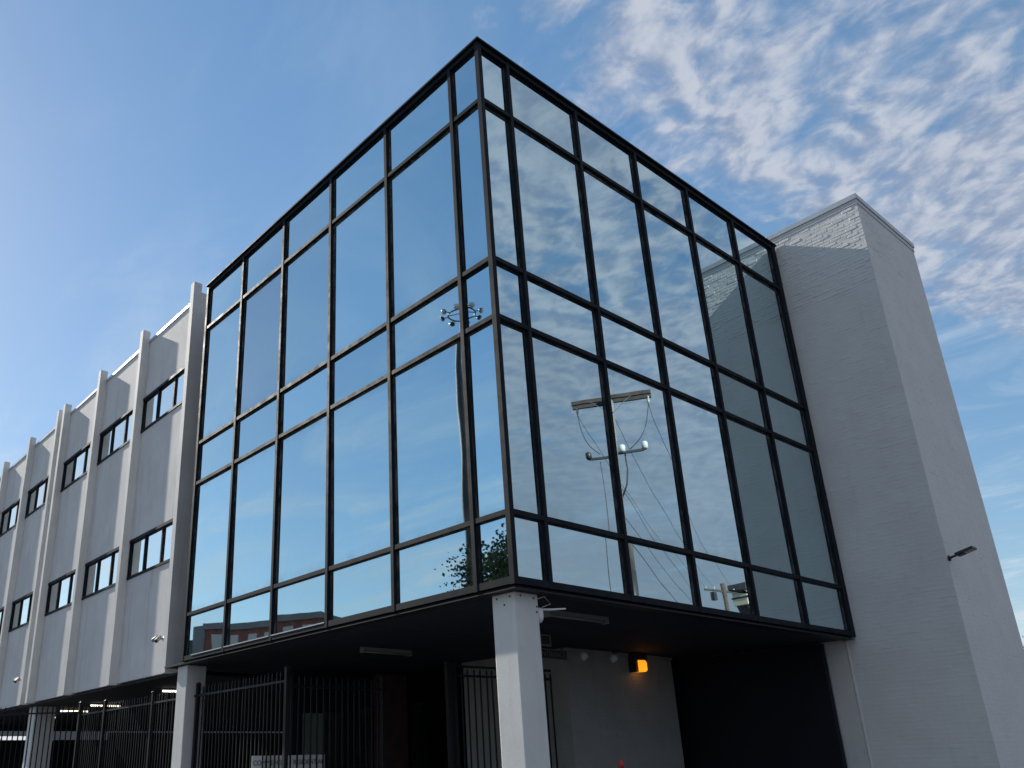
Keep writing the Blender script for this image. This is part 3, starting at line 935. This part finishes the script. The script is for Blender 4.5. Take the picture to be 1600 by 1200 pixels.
# high mast light
mast = thing('high_mast_light', 'very tall mast with a ring of bright flood lamps at its top', 'lamp post', (-28.4, 29.7, 0))
mb = MB(); mb.tube([(-28.4, 29.7, 0), (-28.4, 29.7, 30.4)], [0.42, 0.15], 16); mb.build('pole', 'mast_paint', mast, True)
ring = []
for k in range(25):
    t = 2*math.pi*k/24
    ring.append((-28.4+0.85*math.cos(t), 29.7+0.85*math.sin(t), 30.0))
mb = MB(); mb.tube(ring, 0.045, 8, False); mb.build('ring', 'steel_dark', mast, True)
for k in range(4):
    t = math.pi/4+math.pi/2*k
    mb = MB(); mb.bar((-28.4, 29.7, 30.15), (-28.4+0.85*math.cos(t), 29.7+0.85*math.sin(t), 30.0), 0.04, 0.04); mb.build('spoke', 'steel_dark', mast)
for k in range(8):
    t = 2*math.pi*(k+0.3)/8
    c, s = math.cos(t), math.sin(t)
    p = Vector((-28.4+1.22*c, 29.7+1.22*s, 30.0)); ax = Vector((c*0.75, s*0.75, -0.6)).normalized()
    mb = MB(); mb.tube([(-28.4+0.85*c, 29.7+0.85*s, 30.0), p], 0.03, 6); mb.lathe([(0.07, -0.12), (0.15, -0.06), (0.2, 0.08)], p, ax, 12)
    lh = mb.build('lamp_head', 'steel_dark', mast, True)
    mb = MB(); mb.lathe([(0.185, 0.082), (0.16, 0.14), (0.08, 0.18)], p, ax, 12); mb.build('lamp_lens', 'lamp_glass', lh, True)

# red brick building
rb = thing('brick_building', 'red brick building with pale tall windows and grey cornice', 'building', (-36, 66, 0))
A = Vector((-31.0, 72.2, 0)); B = Vector((-37.2, 59.4, 0)); dv = (B-A); LB = dv.length; dv.normalize(); nv = Vector((dv.y, -dv.x, 0))
if nv.x < 0: nv = -nv


def seg(mb, a, b, dep0, dep1, z0, z1):
    p = [A+dv*a+nv*dep1, A+dv*b+nv*dep1, A+dv*b+nv*dep0, A+dv*a+nv*dep0]
    n = len(mb.v)
    for z in (z0, z1):
        mb.v += [Vector((q.x, q.y, z)) for q in p]
    for q in ((0, 3, 2, 1), (4, 5, 6, 7), (0, 1, 5, 4), (1, 2, 6, 5), (2, 3, 7, 6), (3, 0, 4, 7)):
        mb.f.append(tuple(n+i for i in q))


mb = MB(); seg(mb, 1.4, LB, -14, 0, 0, 14.3); mb.build('wall', 'red_brick', rb)
mb = MB(); seg(mb, 1.2, LB+0.2, -14.2, 0.15, 14.301, 14.9); mb.build('cornice', 'grey_stucco', rb)
mb = MB(); seg(mb, 0.0, 1.399, -14, 0.1, 0, 14.7); mb.build('end_bay', 'grey_stucco', rb)
mb = MB(); seg(mb, -5.0, -0.001, -14, -0.2, 0, 13.5); mb.build('lower_block', 'dark_grey', rb)
for k in range(6):
    for z0 in (10.8, 6.0):
        a = 2.2 + k*2.0
        mb = MB(); seg(mb, a, a+1.0, -0.05, 0.03, z0, z0+3.0); w = mb.build('window', 'pale', rb)
        mb = MB(); seg(mb, a+0.08, a+0.92, 0.031, 0.045, z0+0.1, z0+2.9); mb.build('pane', 'pale', w)


# ------------------------------------------------------------------ trees
def tree(name, label, base, height, trunk_r, crown_c, crown_r, leaves, leaf=0.11, seed=1, clumps=60, group=None):
    rnd = random.Random(seed)
    t = thing(name, label, 'tree', base, group)
    b = Vector(base); cc = Vector(crown_c); cr = Vector(crown_r)
    mb = MB()
    fork = b.lerp(cc, 0.6); fork.z = cc.z - cr.z*0.6
    mb.tube([b, b.lerp(fork, 0.5)+Vector((0.1, -0.06, 0)), fork], [trunk_r, trunk_r*0.8, trunk_r*0.65], 10)
    cl = []
    for k in range(clumps):
        while True:
            v = Vector((rnd.uniform(-1, 1), rnd.uniform(-1, 1), rnd.uniform(-1, 1)))
            if 0.25 < v.length < 1: break
        v = v * (0.55 + 0.5*rnd.random())
        p = cc + Vector((v.x*cr.x, v.y*cr.y, v.z*cr.z))
        cl.append(p)
        if k % 2 == 0:
            m_ = fork.lerp(p, 0.5) + Vector((rnd.uniform(-.2, .2), rnd.uniform(-.2, .2), 0.25))
            mb.tube([fork, m_, p], [trunk_r*0.3, trunk_r*0.15, 0.012], 5)
    mb.build('trunk', 'bark', t, True)
    lf = MB()
    for k in range(leaves):
        c = rnd.choice(cl)
        rad = 0.42*min(cr)*0.42
        p = c + Vector((rnd.gauss(0, rad), rnd.gauss(0, rad), rnd.gauss(0, rad*0.7)))
        a = Vector((rnd.uniform(-1, 1), rnd.uniform(-1, 1), rnd.uniform(-1, 0.5))).normalized()
        bb = a.orthogonal().normalized(); s = leaf*rnd.uniform(0.6, 1.3)
        lf.quad([p, p+a*s*0.5+bb*s*0.33, p+a*s, p+a*s*0.5-bb*s*0.33])
    o = lf.build('crown', 'leaf', t)
    return t


tree('broadleaf_tree', 'leafy green tree mirrored in the lowest panes beside the corner column', (-15.0, 13.0, 0), 10, 0.2, (-15.0, 13.4, 6.9), (2.6, 2.9, 3.0), 22000, 0.15, 4, 80)
tree('broadleaf_tree', 'distant dark tree behind the white brick tower', (62.5, 10.0, 0), 9, 0.25, (62.5, 9.6, 6.2), (3.2, 3.0, 3.2), 7000, 0.22, 9, 60)
